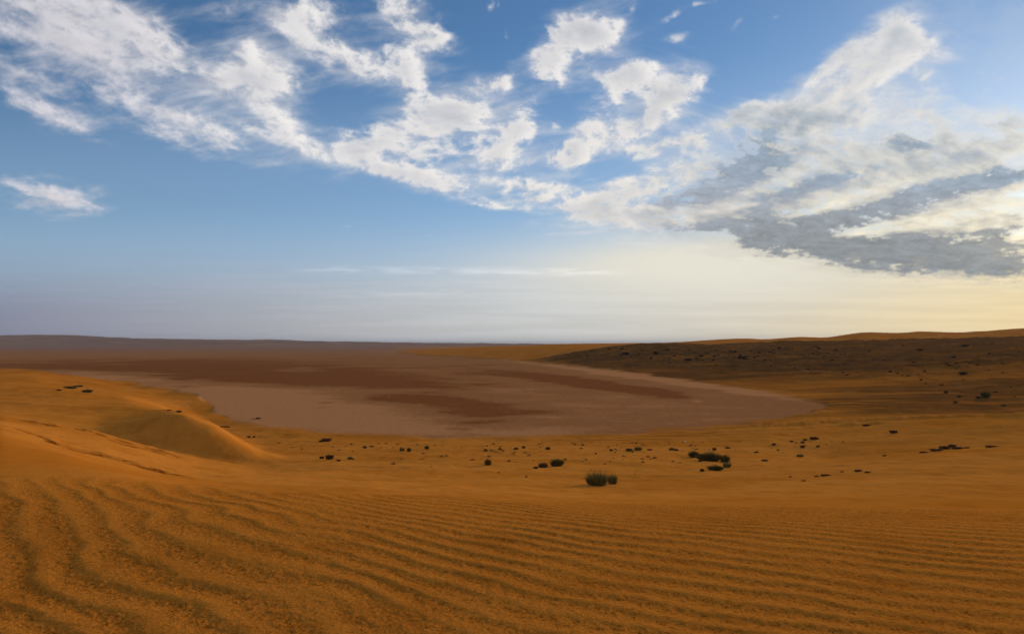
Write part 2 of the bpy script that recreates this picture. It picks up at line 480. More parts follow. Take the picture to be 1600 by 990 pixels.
LINE_A = [(-60, 651), (0, 654), (60, 661), (110, 667), (150, 677), (185, 688), (240, 701), (280, 712), (315, 724)]
LINE_B = [(15, 667), (60, 681), (95, 697), (130, 706), (180, 716), (220, 728), (265, 740), (310, 748)]
TROD = np.zeros(X.shape)
def trod(line, wid, wt, seed):
    """a trampled strip where coarse dark sand has been kicked up"""
    global Z
    lx = np.array(line, float)
    j = np.arange(INV.start, INV.stop); px_ = PXE[j]
    m = (px_ > lx[0, 0]) & (px_ < lx[-1, 0]); j = j[m]; px_ = px_[m]
    yl = np.array([y_at(a, b) or np.nan for a, b in zip(px_, np.interp(px_, lx[:, 0], lx[:, 1]))])
    ok = ~np.isnan(yl); yl = np.interp(px_, px_[ok], yl[ok])
    e = np.clip(np.minimum(px_ - lx[0, 0], lx[-1, 0] - px_) / 50.0, 0, 1)
    xj = X[:, j]; yj = Yw[:, j]
    n_ = fbm(xj / 0.55, yj / 0.7, 4, seed)
    d_ = (YS[:, None] - yl[None, :] + 0.25 * fbm(xj / 0.8, yj / 3, 3, seed + 3)) / wid
    q = np.exp(-d_ * d_) * np.clip(0.55 + 1.3 * n_, 0, 1.3) * e[None, :] * wt
    TROD[:, j] = np.maximum(TROD[:, j], 1.5 * q)
    Z[:, j] -= 0.022 * np.clip(q, 0, 1)
LA = [(-150, 653)] + LINE_A[1:]
scarp(LA, 0.045, 0.25, 1.2, 41)
scarp(LINE_B, 0.04, 0.25, 1.0, 43)
scarp([(1150, 668), (1230, 665), (1300, 661), (1400, 656), (1500, 652), (1760, 649)], 0.34, 0.5, 3.0, 45)
scarp([(1215, 672), (1290, 667), (1360, 663), (1440, 660)], 0.16, 0.4, 2.0, 47)
trod(LA, 0.30, 1.0, 141)
trod([(150, 679), (190, 693), (230, 702), (270, 711), (320, 725)], 0.35, 0.8, 143)
trod(LINE_B, 0.38, 1.1, 145)
trod([(60, 678), (100, 696), (150, 709), (200, 721)], 0.45, 0.6, 147)
TROD = np.clip(TROD, 0, 1)

# lakebed tones: ellipses (px, row, rx, ry, slope, weight), world-fixed stains
TONES = [
 (440, 640, 200, 34, 0.06, 0.34), (330, 612, 130, 9, 0.03, 0.30), (560, 665, 170, 14, 0, 0.22), (150, 588, 130, 9, 0.02, 0.42), (760, 672, 200, 8, 0, 0.16),
 (470, 631, 40, 4, 0, 0.10),
 (860, 568, 60, 4, 0.10, 0.30), (950, 581, 100, 4.5, 0.125, 0.42), (1080, 599, 110, 4.5, 0.13, 0.36), (1190, 614, 90, 6, 0.13, 0.22), (1050, 625, 160, 12, 0.05, 0.08),
 (1000, 655, 240, 13, -0.03, 0.10), (780, 612, 60, 3, 0.02, 0.22), (640, 608, 60, 2.5, 0.02, 0.16), (465, 578, 40, 5, 0, 0.22), (700, 553, 120, 4, 0.05, 0.24), (800, 560, 90, 4, 0.08, 0.26),
 (790, 637, 100, 3, 0.03, 0.16), (1090, 627, 12, 1.4, 0.02, 0.35), (860, 630, 80, 5, 0.03, 0.12), (800, 652, 120, 2.5, 0.0, 0.14),
 (350, 586, 260, 10, 0.02, -0.42), (480, 596, 170, 8, 0.04, -0.42), (600, 590, 160, 10, 0.05, -0.34), (660, 607, 110, 8, 0.06, -0.36), (650, 622, 80, 7, 0.04, -0.42),
 (700, 628, 100, 8, 0.04, -0.38), (750, 641, 90, 8, 0.02, -0.42), (760, 654, 66, 6, 0, -0.44), (720, 660, 40, 4, 0, -0.30), (820, 640, 70, 4, 0.05, -0.25),
 (870, 592, 90, 7, 0.10, -0.34), (950, 604, 110, 8, 0.14, -0.50), (1010, 612, 80, 7, 0.14, -0.40), (790, 584, 100, 6, 0.06, -0.22), (820, 646, 50, 3, 0, -0.3),
 (560, 575, 400, 8, 0, -0.16), (200, 568, 330, 9, 0, -0.34), (250, 575, 300, 6, 0, -0.18), (500, 560, 300, 7, 0, -0.12), (720, 669, 22, 2, 0, -0.35),
 (510, 629, 13, 1.6, 0, -0.5), (504, 637, 11, 1.3, 0, -0.45), (404, 653, 9, 1.4, 0, -0.4), (285, 605, 26, 3, 0, -0.40), (275, 592, 25, 2.2, 0, -0.5),
 (255, 586, 55, 1.5, 0, -0.4),
]
TONE = np.full(X.shape, 0.52)
pw2 = PX + wx * 16 + 9 * fbm(X / 4, Yw / 4, 4, 105)
rw2 = ROWP + (wy * 2.6 + 1.6 * fbm(X / 20, Yw / 5, 4, 106)) * np.clip(80 / YY, 0.15, 1)
for (cx, cy, rx, ry, sl, wt) in TONES:
    q = ((pw2 - cx) / rx) ** 2 + ((rw2 - cy - (pw2 - cx) * sl) / ry) ** 2
    TONE += (wt if wt > 0 else 0.72 * wt) * np.exp(-q ** 1.6 * 0.9)
TONE += 0.12 * fbm(X / 30, Yw / 8, 5, 107)
TONE = np.clip(TONE, 0, 1)
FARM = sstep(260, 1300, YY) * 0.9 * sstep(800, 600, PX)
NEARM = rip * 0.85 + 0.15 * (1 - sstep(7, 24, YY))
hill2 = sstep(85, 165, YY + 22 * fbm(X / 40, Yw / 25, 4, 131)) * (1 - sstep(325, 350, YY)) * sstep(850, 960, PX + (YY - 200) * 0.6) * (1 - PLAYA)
SOIL_SHADEM = hill2 * (1.0 + 0.4 * fbm(X / 30, Yw / 12, 4, 110)) * (0.55 + 0.45 * sstep(110, 190, YY))  # hillside dimness from backlight and cloud goes into the ground colour
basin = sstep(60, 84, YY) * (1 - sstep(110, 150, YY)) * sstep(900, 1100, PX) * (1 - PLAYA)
SOIL_SHADEM = np.maximum(SOIL_SHADEM, basin * np.clip(0.36 + 0.62 * sstep(1250, 1450, PX) + 0.9 * fbm(X / 26, Yw / 3.5, 5, 115), 0, 0.9))
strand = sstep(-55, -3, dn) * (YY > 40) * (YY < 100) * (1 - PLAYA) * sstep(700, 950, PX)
SOIL_SHADEM = np.clip(np.maximum(SOIL_SHADEM, strand * np.clip(0.05 + 0.8 * fbm(X / 20, Yw / 1.4, 5, 117), 0, 0.6)), 0, 1)
PALE = sstep(11, 20, YY) * (1 - sstep(40, 60, YY)) * sstep(-0.1, 0.6, fbm(X / 16, Yw / 5, 4, 111) + 0.2)
PALE = np.clip(PALE + 0.35 * mid, 0, 1)
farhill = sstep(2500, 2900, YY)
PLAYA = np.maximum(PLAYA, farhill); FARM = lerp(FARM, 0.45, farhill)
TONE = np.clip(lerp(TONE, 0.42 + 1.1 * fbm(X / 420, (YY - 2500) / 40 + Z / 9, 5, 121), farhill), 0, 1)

# ---- split the sheet into its named pieces (shared normals keep the joins unseen)
V = np.stack([X, Yw, Z], -1)
dU = np.gradient(V, axis=0); dV = np.gradient(V, axis=1)
N = np.cross(dV, dU); N /= np.maximum(1e-12, np.linalg.norm(N, axis=2, keepdims=True))
N[N[..., 2] < 0] *= -1
kind = np.ones((NR - 1, NC - 1), int)                       # 1 sand
yc = YY[:-1, :-1]
kind[yc < brow[:-1, :-1] + 0.9] = 0                         # 0 rippled dune under one's feet
kind[(PLAYA[:-1, :-1] > 0.5)] = 2                           # 2 lakebed
kind[(yc > 100) & (PX[:-1, :-1] > 640) & (PLAYA[:-1, :-1] <= 0.5)] = 3   # 3 hillside
kind[(yc > 700) & (kind != 3)] = 2
kind[yc > 2600] = 4                                         # 4 far hills
NAMES = {0: 'rippled_dune', 1: 'sand', 2: 'dry_lakebed', 3: 'dune_hillside', 4: 'distant_hills'}
vid = np.arange(NR * NC).reshape(NR, NC)
ATT = {'near': NEARM, 'playa': PLAYA, 'tone': TONE, 'far': FARM, 'scrub': SOIL_SHADEM, 'trough': TROUGH, 'pale': PALE, 'trod': TROD}

def make_mesh(name, co, faces, nrm=None, att=None, mat=None, smooth=True):
    me = bpy.data.meshes.new(name)
    nv = len(co); nf = len(faces); k = faces.shape[1]
    me.vertices.add(nv); me.vertices.foreach_set('co', co.astype(np.float32).ravel())
    me.loops.add(nf * k); me.loops.foreach_set('vertex_index', faces.astype(np.int32).ravel())
    me.polygons.add(nf)
    me.polygons.foreach_set('loop_start', np.arange(0, nf * k, k, dtype=np.int32))
    me.update(calc_edges=True)
    me.polygons.foreach_set('use_smooth', np.full(nf, smooth))
    for a, v in (att or {}).items():
        at = me.attributes.new(a, 'FLOAT', 'POINT')
        at.data.foreach_set('value', v.astype(np.float32).ravel())
    if mat: me.materials.append(mat)
    if nrm is not None:
        me.normals_split_custom_set_from_vertices(nrm.astype(np.float32))
    me.update()
    return me

f00 = vid[:-1, :-1]; f01 = vid[:-1, 1:]; f11 = vid[1:, 1:]; f10 = vid[1:, :-1]
ALLF = np.stack([f00, f01, f11, f10], -1)
Vf = V.reshape(-1, 3); Nf = N.reshape(-1, 3)
for kk, nm in NAMES.items():
    fs = ALLF[kind == kk]
    used, inv = np.unique(fs.ravel(), return_inverse=True)
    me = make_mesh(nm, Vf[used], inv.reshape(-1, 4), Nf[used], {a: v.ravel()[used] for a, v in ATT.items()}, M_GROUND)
    o = bpy.data.objects.new(nm, me); C.objects.link(o); o['kind'] = 'structure'
# the patch right under the camera
cp = vid[0]
cc = np.vstack([Vf[cp], [[0, 0, Z[0].mean()]]])
nn = len(cp)
fs = np.array([[nn, (i + 1) % nn, i, i] for i in range(nn)])[:, :3]
fs = fs[:, ::1]
me = make_mesh('sand_underfoot', cc, fs, None, {a: np.append(v[0], v[0].mean()) for a, v in ATT.items()}, M_GROUND)
o = bpy.data.objects.new('sand_underfoot', me); C.objects.link(o); o['kind'] = 'structure'

# ------------------------------------------------------------------ dusty air over the plain
def haze_box():
    m = bpy.data.materials.new('haze_air'); m.use_nodes = True
    nt = m.node_tree; nt.nodes.clear()
    out = nt.nodes.new('ShaderNodeOutputMaterial'); v = nt.nodes.new('ShaderNodeVolumePrincipled')
    v.inputs['Color'].default_value = (0.80, 0.82, 0.92, 1); v.inputs['Density'].default_value = 0.00007
    v.inputs['Anisotropy'].default_value = 0.0
    nt.links.new(v.outputs[0], out.inputs['Volume'])
    L = 16500.0; z0 = float(Z.min()) - 1.0; z1 = max(float(Z.max()), EYE) + 4.0
    co = np.array([[x, y, z] for z in (z0, z1) for x, y in ((-L, -L), (L, -L), (L, L), (-L, L))])
    fa = np.array([[3, 2, 1, 0], [4, 5, 6, 7], [0, 1, 5, 4], [1, 2, 6, 5], [2, 3, 7, 6], [3, 0, 4, 7]])
    me = make_mesh('haze', co, fa, None, None, m, False)
    o = bpy.data.objects.new('haze', me); C.objects.link(o); o['kind'] = 'stuff'
    print('haze', z0, z1, 'R max', R[-1].max())
haze_box()

# ------------------------------------------------------------------ clouds: a high sheet of cloud over the clear sky
CF = 1067.0
cpx = np.arange(-60, 1661, 1.9)
cth = np.arctan((cpx - 800) / CF)
cst = cth[1] - cth[0]
cR = coarse(cth[-1] + cst, math.pi, cst, 1.06); cL = coarse(cth[0] - cst, -math.pi, cst, 1.06)
CT = np.array([-math.pi] + sorted(cL[:-1]) + list(cth) + cR + [math.pi])
rr_ = list(np.arange(HZ + 14, -50, -1.9))
tel = [(HZ - r) / CF for r in rr_]
t = tel[-1]; s = tel[-1] - tel[-2]
while math.atan(t) < math.radians(86):
    s *= 1.07; t += s * (1 + t * t) ** 0.5; tel.append(t)
CE = np.array(tel)
AZ, TE = np.meshgrid(CT, CE)
# photo coordinates of each direction (valid in front)
cosA = np.cos(np.clip(AZ, -1.2, 1.2))
QX = 800 + CF * np.tan(np.clip(AZ, -1.2, 1.2)) + np.where(AZ > 1.2, (AZ - 1.2) * 1500, 0) + np.where(AZ < -1.2, (AZ + 1.2) * 1500, 0)
# TE = height over forward distance inside the view
QR = HZ - CF * TE
# cloud plane coordinates
EL = TE * np.where(np.abs(AZ) < 1.2, cosA, math.cos(1.2))     # tan(elevation)
dist = 1 / np.maximum(EL, 0.035)
ax = math.atan((1010 - 800) / CF)
U = dist * np.sin(AZ - ax); W = dist * np.cos(AZ - ax)

BL = [ # px, row, rx, ry, angle(deg, + = falling to the right), weight
 (130, 40, 150, 50, 20, 1.0), (60, 20, 90, 50, 0, .7), (230, 60, 90, 38, 35, .95), (120, 75, 120, 22, 15, .6), (30, 120, 90, 22, 30, .5), (40, 165, 90, 25, 25, .8), (110, 195, 60, 16, 25, .5),
 (150, 150, 110, 26, 25, .45), (240, 165, 120, 28, 30, .75), (330, 205, 90, 20, 30, .7), (260, 215, 80, 14, 15, .5),
 (385, 110, 62, 34, 0, 1.15), (430, 125, 45, 30, 10, 1.1), (350, 125, 36, 18, 0, .8), (395, 75, 25, 22, 40, .7), (425, 165, 45, 22, 45, .8), (440, 200, 60, 20, 35, .9), (470, 228, 50, 14, 20, .6), (390, 200, 50, 14, 25, .7),
 (345, 22, 26, 16, 0, .8), (470, 15, 70, 32, 10, .9), (460, 50, 50, 22, 30, .75), (510, 80, 60, 24, 30, .8), (560, 100, 50, 26, 20, .9), (480, 35, 60, 25, 40, .5),
 (640, 20, 62, 34, 30, 1.1), (675, 60, 38, 24, 20, 1.0), (640, 100, 36, 22, 60, .8), (645, 135, 36, 28, 60, .95), (610, 85, 30, 30, 60, .5),
 (770, 12, 14, 14, 70, .7), (797, 55, 22, 9, 60, .4), (770, 135, 42, 13, -20, .85), (790, 130, 22, 16, -60, .6), (740, 135, 16, 12, 0, .5),
 (700, 170, 50, 20, 0, 1.0), (730, 185, 60, 30, 20, .9), (620, 205, 75, 28, -15, 1.1), (560, 225, 60, 20, 0, .8), (600, 255, 100, 24, 12, .95), (690, 215, 60, 30, -40, .8), (650, 270, 70, 12, 10, .7),
 (800, 205, 28, 48, 30, .85), (820, 180, 24, 34, 20, .7), (780, 245, 40, 22, -10, .85), (740, 240, 40, 26, -30, .5),
 (890, 70, 48, 30, -30, 1.2), (925, 55, 48, 26, -5, 1.2), (862, 110, 26, 28, -60, 1.1), (955, 62, 30, 22, 30, .9), (880, 125, 20, 14, 0, .5), (970, 40, 12, 8, 0, .5),
 (985, 118, 48, 22, 0, 1.1), (960, 140, 36, 26, -30, .95), (1010, 130, 32, 18, 20, .8), 
 (1030, 165, 62, 22, -38, 1.2), (990, 195, 50, 20, -30, 1.0), (1070, 140, 38, 24, -40, 1.0), (1100, 132, 22, 10, -30, .5),
 (920, 200, 42, 26, -40, 1.05), (880, 235, 52, 20, -25, 1.0), (910, 245, 52, 14, -20, .8), (1060, 220, 60, 20, -15, 1.0), (1010, 235, 60, 12, -10, .7), (830, 250, 14, 9, 0, .4), (862, 190, 16, 10, -40, .6),
 (820, 290, 95, 13, 4, .95), (700, 290, 60, 9, 10, .7), (760, 318, 70, 9, 12, .75), (860, 310, 90, 10, 5, .7), (900, 330, 90, 16, 8, 1.0), (960, 310, 70, 20, -20, .9), (1020, 280, 80, 22, -22, 1.0), (1000, 330, 70, 18, 0, .85), (1090, 260, 60, 18, -25, .8),
 (1070, 60, 32, 12, -15, .6), (1060, 25, 40, 9, -30, .6), (1160, 45, 26, 10, -50, .35), (1210, 75, 22, 9, -40, .55), (1245, 72, 14, 8, -30, .4), (1225, 38, 12, 6, 0, .4), (960, 6, 26, 8, 0, .6), (990, 18, 18, 10, -40, .35), (1110, 6, 30, 6, 0, .5),
 (1390, 50, 50, 26, -40, 1.1), (1430, 70, 50, 20, 10, .9), (1330, 90, 46, 20, -30, 1.0), (1290, 110, 50, 15, -30, .8), (1380, 100, 70, 30, -40, 1.1), (1310, 145, 70, 26, -28, 1.1), (1220, 180, 90, 24, -8, 1.25), (1160, 185, 50, 12, -25, .9), (1250, 200, 110, 20, -5, 1.1), (1340, 180, 70, 24, -20, 1.0),
 (1440, 115, 30, 20, 40, .6), (1450, 185, 45, 16, 20, .7), (1430, 180, 40, 16, 0, .5), (1500, 140, 90, 30, -20, .25), (1560, 100, 80, 60, -20, .25), (1520, 30, 90, 30, -20, .2),
 (1200, 240, 90, 30, -30, 1.0), (1150, 275, 110, 24, -22, 1.15), (1260, 250, 90, 22, -22, .9), (1350, 245, 100, 22, -15, 1.0), (1440, 235, 80, 22, -10, .9), (1560, 215, 90, 34, -25, 1.1), (1500, 255, 110, 18, -15, .8),
 (1100, 320, 130, 20, -12, 1.15), (1220, 310, 120, 20, -18, 1.15), (1330, 290, 130, 18, -16, 1.0), (1450, 300, 130, 16, -14, 1.1), (1570, 285, 80, 18, -15, 1.3),
 (1150, 345, 130, 18, -3, 1.1), (1290, 345, 120, 18, -12, 1.15), (1420, 335, 110, 15, -14, .9), (1530, 330, 90, 14, -10, .8), (1230, 375, 100, 16, 5, .95),
 (1300, 385, 150, 20, 4, 1.4), (1420, 400, 140, 24, 6, 1.5), (1540, 385, 100, 20, -5, 1.5), (1560, 415, 90, 18, 5, 1.6), (1460, 365, 120, 14, -12, 1.3), (1580, 350, 60, 12, -20, 1.1), (1350, 420, 110, 10, 6, .9), (1180, 400, 60, 10, 0, .5),
 (1300, 300, 260, 70, -8, .38), (1500, 320, 200, 80, -5, .40), (1450, 250, 200, 50, -10, .25),
 (60, 298, 80, 26, 12, .95), (112, 314, 50, 18, 15, .95), (170, 292, 32, 6, 10, .4), (60, 335, 50, 8, 20, .4), (40, 350, 60, 6, 20, .2), (548, 352, 12, 5, 0, .55), (330, 350, 20, 5, 15, .15), (672, 367, 10, 3, 0, .3),
]
def wrapf(x, y, s): return fbm(x, y, 5, s)
n_a = fbm(U * 1.15, W * 0.62, 6, 201, 0.55)
w1 = fbm(U * 1.0, W * 0.7, 4, 205); w2 = fbm(U * 1.0, W * 0.7, 4, 209)
hgt_ = 9 + 44 * np.clip((HZ - QR) / HZ, 0, 60)
wid_ = 34 + 30 * np.clip((HZ - QR) / HZ, 0, 3)
VV = np.log(hgt_) / 0.0818; UU = (QX - 1010) / wid_
def billow(x, y, octv, seed):
    s_ = 0; a_ = 1; n_ = 0
    for i_ in range(octv):
        s_ = s_ + a_ * (1 - 2.2 * np.abs(vnoise(x, y, seed + 31 * i_))); n_ += a_; a_ *= 0.62
        x = x * 2.1 + 3.3; y = y * 2.1 - 7.7
    return s_ / n_
nf_ = fbm(UU + w1 * 0.7, VV + w2 * 0.7, 6, 213, 0.62)
bl_ = billow(UU * 1.3 + w2 * 0.5 + 0.35 * nf_, VV * 1.3 + w1 * 0.5, 6, 251)
nfine = 0.75 * nf_ + 0.60 * (bl_ - 0.35)
hf = np.clip((HZ - QR) / 400, 0.12, 1.0)
qx = QX + 16 * hf * w1 + 12 * hf * fbm(U * 4, W * 2.6, 4, 221)
qr = QR + 10 * hf * w2 + 8 * hf * fbm(U * 4, W * 2.6, 4, 223)
D = np.zeros_like(QX); DW = np.zeros_like(QX)
for (cx, cy, rx, ry, an, wt) in BL:
    a = math.radians(an)
    m = (np.abs(QX - cx) < 3.2 * rx + 60) & (np.abs(QR - cy) < 3.2 * max(rx, ry) + 60)
    dx = qx[m] - cx; dy = qr[m] - cy
    u = (dx * math.cos(a) + dy * math.sin(a)) / rx; v = (-dx * math.sin(a) + dy * math.cos(a)) / ry
    DW[m] += 0.5 * wt * np.exp(-(u * u + v * v) * 0.42)
    D[m] += 0.72 * wt * np.exp(-(u * u + v * v) * 1.25)
# beyond the frame the same cloud goes on
outw = np.clip(sstep(20, -90, QR) + sstep(1600, 1720, QX) + sstep(0, -140, QX), 0, 1)
fieldo = 0.42 + 0.75 * n_a
D = lerp(D, np.where(QR < 420, fieldo, 0), outw)
Dn = D * 1.15 + (0.78 + 0.32 * sstep(420, 620, QX) * sstep(1150, 1000, QX)) * nfine * np.clip(D * 2.2, 0.10, 1) + 0.08 * fbm(U * 9, W * 5.5, 3, 231) * np.clip(D * 2, 0, 1)
bank = sstep(950, 1150, QX) * sstep(110, 190, QR) * sstep(460, 400, QR)
gn = fbm((QX - 1010) / wid_ * 0.9 + 0.5 * w1, VV * 2.2 + (QX - 1010) * 0.012 + 0.5 * w2, 6, 281, 0.68)
Dn = Dn - bank * 0.55 * np.clip(0.25 - fbm(QX / 52 + 0.4 * w1, VV * 1.7 + QX * 0.010, 6, 291, 0.65) * 1.4, -0.3, 1.2)
DW = lerp(DW, np.where(QR < 420, fieldo, 0), outw)
puff = sstep(0.24, 1.12 + 0.3 * sstep(500, 100, QX), Dn)
wisp = fbm(UU * 0.55 + 0.8 * w1 + 5, VV * 1.5 + 0.6 * w2 + 0.35 * UU * np.sign(QX - 1010), 6, 271, 0.6)
soft_ = sstep(0.28, 1.35, DW + 0.55 * wisp * np.clip(DW * 2, 0, 1)) * (0.34 + 0.26 * sstep(520, 150, QX) + 0.2 * sstep(1150, 1400, QX) + 0.25 * wisp)
alpha = 1 - (1 - np.clip(soft_, 0, 1)) * (1 - puff * (1 - 0.30 * sstep(0.15, -0.45, nfine)))
alpha = np.clip(alpha, 0, 1) ** 1.0
thick = sstep(0.75, 1.9, Dn + 0.12 * n_a)

GREY = [(1170,240,60,28,-30,.9),(1130,285,100,16,-22,1.0),(1060,308,60,11,-10,.7),(1235,298,70,12,-20,.7),(1100,362,90,12,0,.8),(1200,348,90,14,-8,1.0),
 (1410,222,50,11,5,.7),(1560,275,70,14,-15,1.3),(1470,300,110,13,-14,1.2),(1370,328,100,11,-15,1.0),(1280,385,150,22,4,1.3),(1420,395,150,26,2,1.5),(1545,380,90,20,-12,1.5),
 (1560,415,90,20,6,1.6),(1330,350,90,9,-10,.9),(1150,397,50,9,0,.9),(1300,280,80,7,-14,.5),(640,170,30,6,40,.2),
 (1460,342,130,8,-10,-1.3),(1400,352,80,5,-12,-1.0),(1280,325,100,5,-18,-.8),(1540,352,50,6,-10,-1.0),(1160,320,70,4,-10,-.5),(1230,365,50,4,0,-.6),(1590,372,22,9,-20,-2.0),(1230,408,40,3,8,-.6)]
G = np.zeros_like(QX)
for (cx, cy, rx, ry, an, wt) in GREY:
    a = math.radians(an); gx = QX + 0.7 * (qx - QX) - cx; gy = QR + 0.7 * (qr - QR) - cy
    u = (gx * math.cos(a) + gy * math.sin(a)) / rx; v = (-gx * math.sin(a) + gy * math.cos(a)) / ry
    G += wt * np.exp(-(u * u + v * v))
gn = fbm((QX - 1010) / wid_ * 0.9 + 0.5 * w1, VV * 2.2 + (QX - 1010) * 0.012 + 0.5 * w2, 6, 281, 0.68)
G = G + 0.30 * bank + 1.3 * gn * np.clip(G * 2, 0.15, 1) + 0.25 * nfine * np.clip(G * 2, 0, 1)
G = sstep(-0.15, 1.5, G)
# light on the cloud: difference of density towards the sun
def shift(A, dpx, drow):
    ii = np.arange(A.shape[0])[:, None]; jj = np.arange(A.shape[1])[None, :]
    i2 = np.clip(ii - np.round(drow / 1.9).astype(int), 0, A.shape[0] - 1)
    j2 = np.clip(jj + np.round(dpx / 1.9).astype(int), 0, A.shape[1] - 1)
    return A[i2, j2]
SPX = 800 + CF * math.tan(math.radians(37.4)); SROW = 378
vx = SPX - QX; vy = SROW - QR
vl = np.sqrt(vx * vx + vy * vy) + 1
Ds = D * 1.15 + 0.55 * fbm(UU * 0.8 + w1 * 0.6, VV * 0.8 + w2 * 0.6, 3, 213) + 0.22 * nfine
occ = 0
for k_i, dd in enumerate((6, 13, 24)):
    occ = occ + shift(Ds, vx / vl * dd * 0.8, vy / vl * dd * 0.8 - dd * 0.35)
lit = np.clip(0.55 + 0.85 * (Ds - occ / 3), 0, 1)
prox = np.exp(-((QX - SPX) / 620) ** 2 - ((QR - SROW) / 190) ** 2)            # near the sun
prox2 = np.exp(-((QX - SPX) / 110) ** 2 - ((QR - SROW) / 42) ** 2)
low = sstep(170, 400, QR)
rightw = sstep(900, 1250, QX) 
shade = np.clip(0.25 + 0.75 * thick - 0.9 * (lit - 0.55), 0, 1)
shade = np.clip(shade * (0.62 + 0.05 * rightw * low) + G * 0.95, 0, 1)
# whole lower right bank reads grey on its thick parts
bright = np.stack([0.86 + 0 * QX, 0.83 + 0 * QX, 0.81 + 0 * QX], -1)
leftw = sstep(500, 50, QX)
bright = lerp(bright, np.array([0.66, 0.62, 0.68]), (0.6 * leftw)[..., None])
bright = lerp(bright, np.array([0.95, 0.86, 0.66]), np.clip(prox * 0.95 + 0.25 * low * rightw, 0, 1)[..., None])
grey = np.stack([0.40 + 0 * QX, 0.43 + 0 * QX, 0.50 + 0 * QX], -1)
grey = lerp(grey, np.array([0.265, 0.29, 0.31]), sstep(250, 380, QR)[..., None] * rightw[..., None])
grey = lerp(grey, np.array([0.30, 0.37, 0.45]), (rightw * sstep(340, 260, QR))[..., None])
grey = grey * (1 + 0.30 * np.clip(gn, -0.8, 0.8) + 0.14 * nf_)[..., None]
rimq = sstep(0.80, 0.20, puff) * bank
shade = shade * (1 - 0.55 * rimq)
ccol = lerp(bright, grey, shade[..., None])
ccol = ccol * (1 + (0.06 * nf_ + 0.14 * np.clip(bl_ - 0.30, -0.5, 0.3))[..., None])
ccol = ccol + prox2[..., None] * np.array([0.35, 0.28, 0.14]) * np.clip(1.1 - alpha * 0.8, 0, 1)[..., None]

# low veil of dust above the horizon
vc = pl([(-800, 0), (0, 0), (400, 0.25), (800, 0.57), (1150, 0.74), (1400, 0.92), (1600, 1.0), (2400, 0.9)], QX)
vcolL = np.array([0.235, 0.25, 0.345]); vcolM = np.array([0.61, 0.62, 0.62]); vcolR = np.array([0.86, 0.68, 0.37])
vcol = np.where(vc[..., None] < 0.6, lerp(vcolL, vcolM, (vc / 0.6)[..., None]), lerp(vcolM, vcolR, ((vc - 0.6) / 0.4)[..., None]))
streak = fbm(QX / 260, QR / 11, 5, 301)
veil = 0.25 * sstep(60, 300, QR) + sstep(300, 500, QR) * 0.65 + sstep(385, 470, QR) * 0.22 * np.clip(streak + 0.1, 0, 1)
veil = veil + 0.30 * sstep(1250, 1600, QX) * (0.6 + 0.8 * nf_)
veil = np.clip(veil + 0.30 * rightw * sstep(330, 440, QR), 0, 0.97)
vcol = vcol * (1 + 0.10 * (streak * sstep(390, 440, QR) * (0.25 + 0.75 * sstep(350, 800, QX)))[..., None])
hi_ = sstep(510, 320, QR)
vcol = lerp(vcol, np.array([0.42, 0.55, 0.76]), (hi_ * (1 - 0.6 * sstep(700, 1200, QX)))[..., None])
vcol = lerp(vcol, np.array([0.52, 0.60, 0.70]), (sstep(330, 200, QR) * sstep(1100, 1500, QX))[..., None])
cr_ = np.exp(-((QX - 1100) / 300) ** 2 - ((QR - 415) / 60) ** 2)
vcol = lerp(vcol, np.array([0.82, 0.78, 0.66]), np.clip(cr_ * 1.05, 0, 1)[..., None]); veil = np.clip(veil + 0.45 * cr_, 0, 0.97)
# thin streaks of stratus low in the middle
st2 = np.exp(-((QR - 424 - (QX - 800) * 0.01) / 5) ** 2) * sstep(440, 520, QX) * sstep(1010, 900, QX) * 0.9 + np.exp(-((QR - 460 ) / 8) ** 2) * np.exp(-((QX - 660) / 120) ** 2) * 0.35
st2 = st2 * np.clip(0.6 + 1.2 * fbm(QX / 60, QR / 6, 4, 305), 0, 1)
vcol = vcol + st2[..., None] * np.array([0.22, 0.19, 0.17])
gl = np.exp(-((QR - 436) / 16) ** 2) * sstep(1300, 1560, QX) * 0.9 * (0.6 + 0.8 * fbm(QX / 90, QR / 7, 4, 309))
vcol = vcol + gl[..., None] * np.array([0.25, 0.18, 0.05])
# composite cloud over veil
a_out = alpha + veil * (1 - alpha)
c_out = (ccol * alpha[..., None] + vcol * (veil * (1 - alpha))[..., None]) / np.maximum(a_out, 1e-4)[..., None]

a0_ = math.atan((SPX - 800) / CF)
sang = np.arccos(np.clip((np.sin(AZ) * sd[0] + np.cos(AZ) * sd[1] + EL * sd[2]) / np.sqrt(1 + EL * EL), -1, 1))
gap = np.exp(-(sang / math.radians(4.0)) ** 2)
a_out = a_out * (1 - 0.92 * gap * sstep(1600, 1680, QX))
RD = 24000.0
dirx = np.sin(AZ); diry = np.cos(AZ); dirz = EL
ln = np.sqrt(1 + EL * EL)
P = np.stack([dirx / ln * RD, diry / ln * RD, dirz / ln * RD + EYE], -1).reshape(-1, 3)
n0, n1 = AZ.shape
cv = np.arange(n0 * n1).reshape(n0, n1)
cf = np.stack([cv[:-1, :-1], cv[1:, :-1], cv[1:, 1:], cv[:-1, 1:]], -1).reshape(-1, 4)

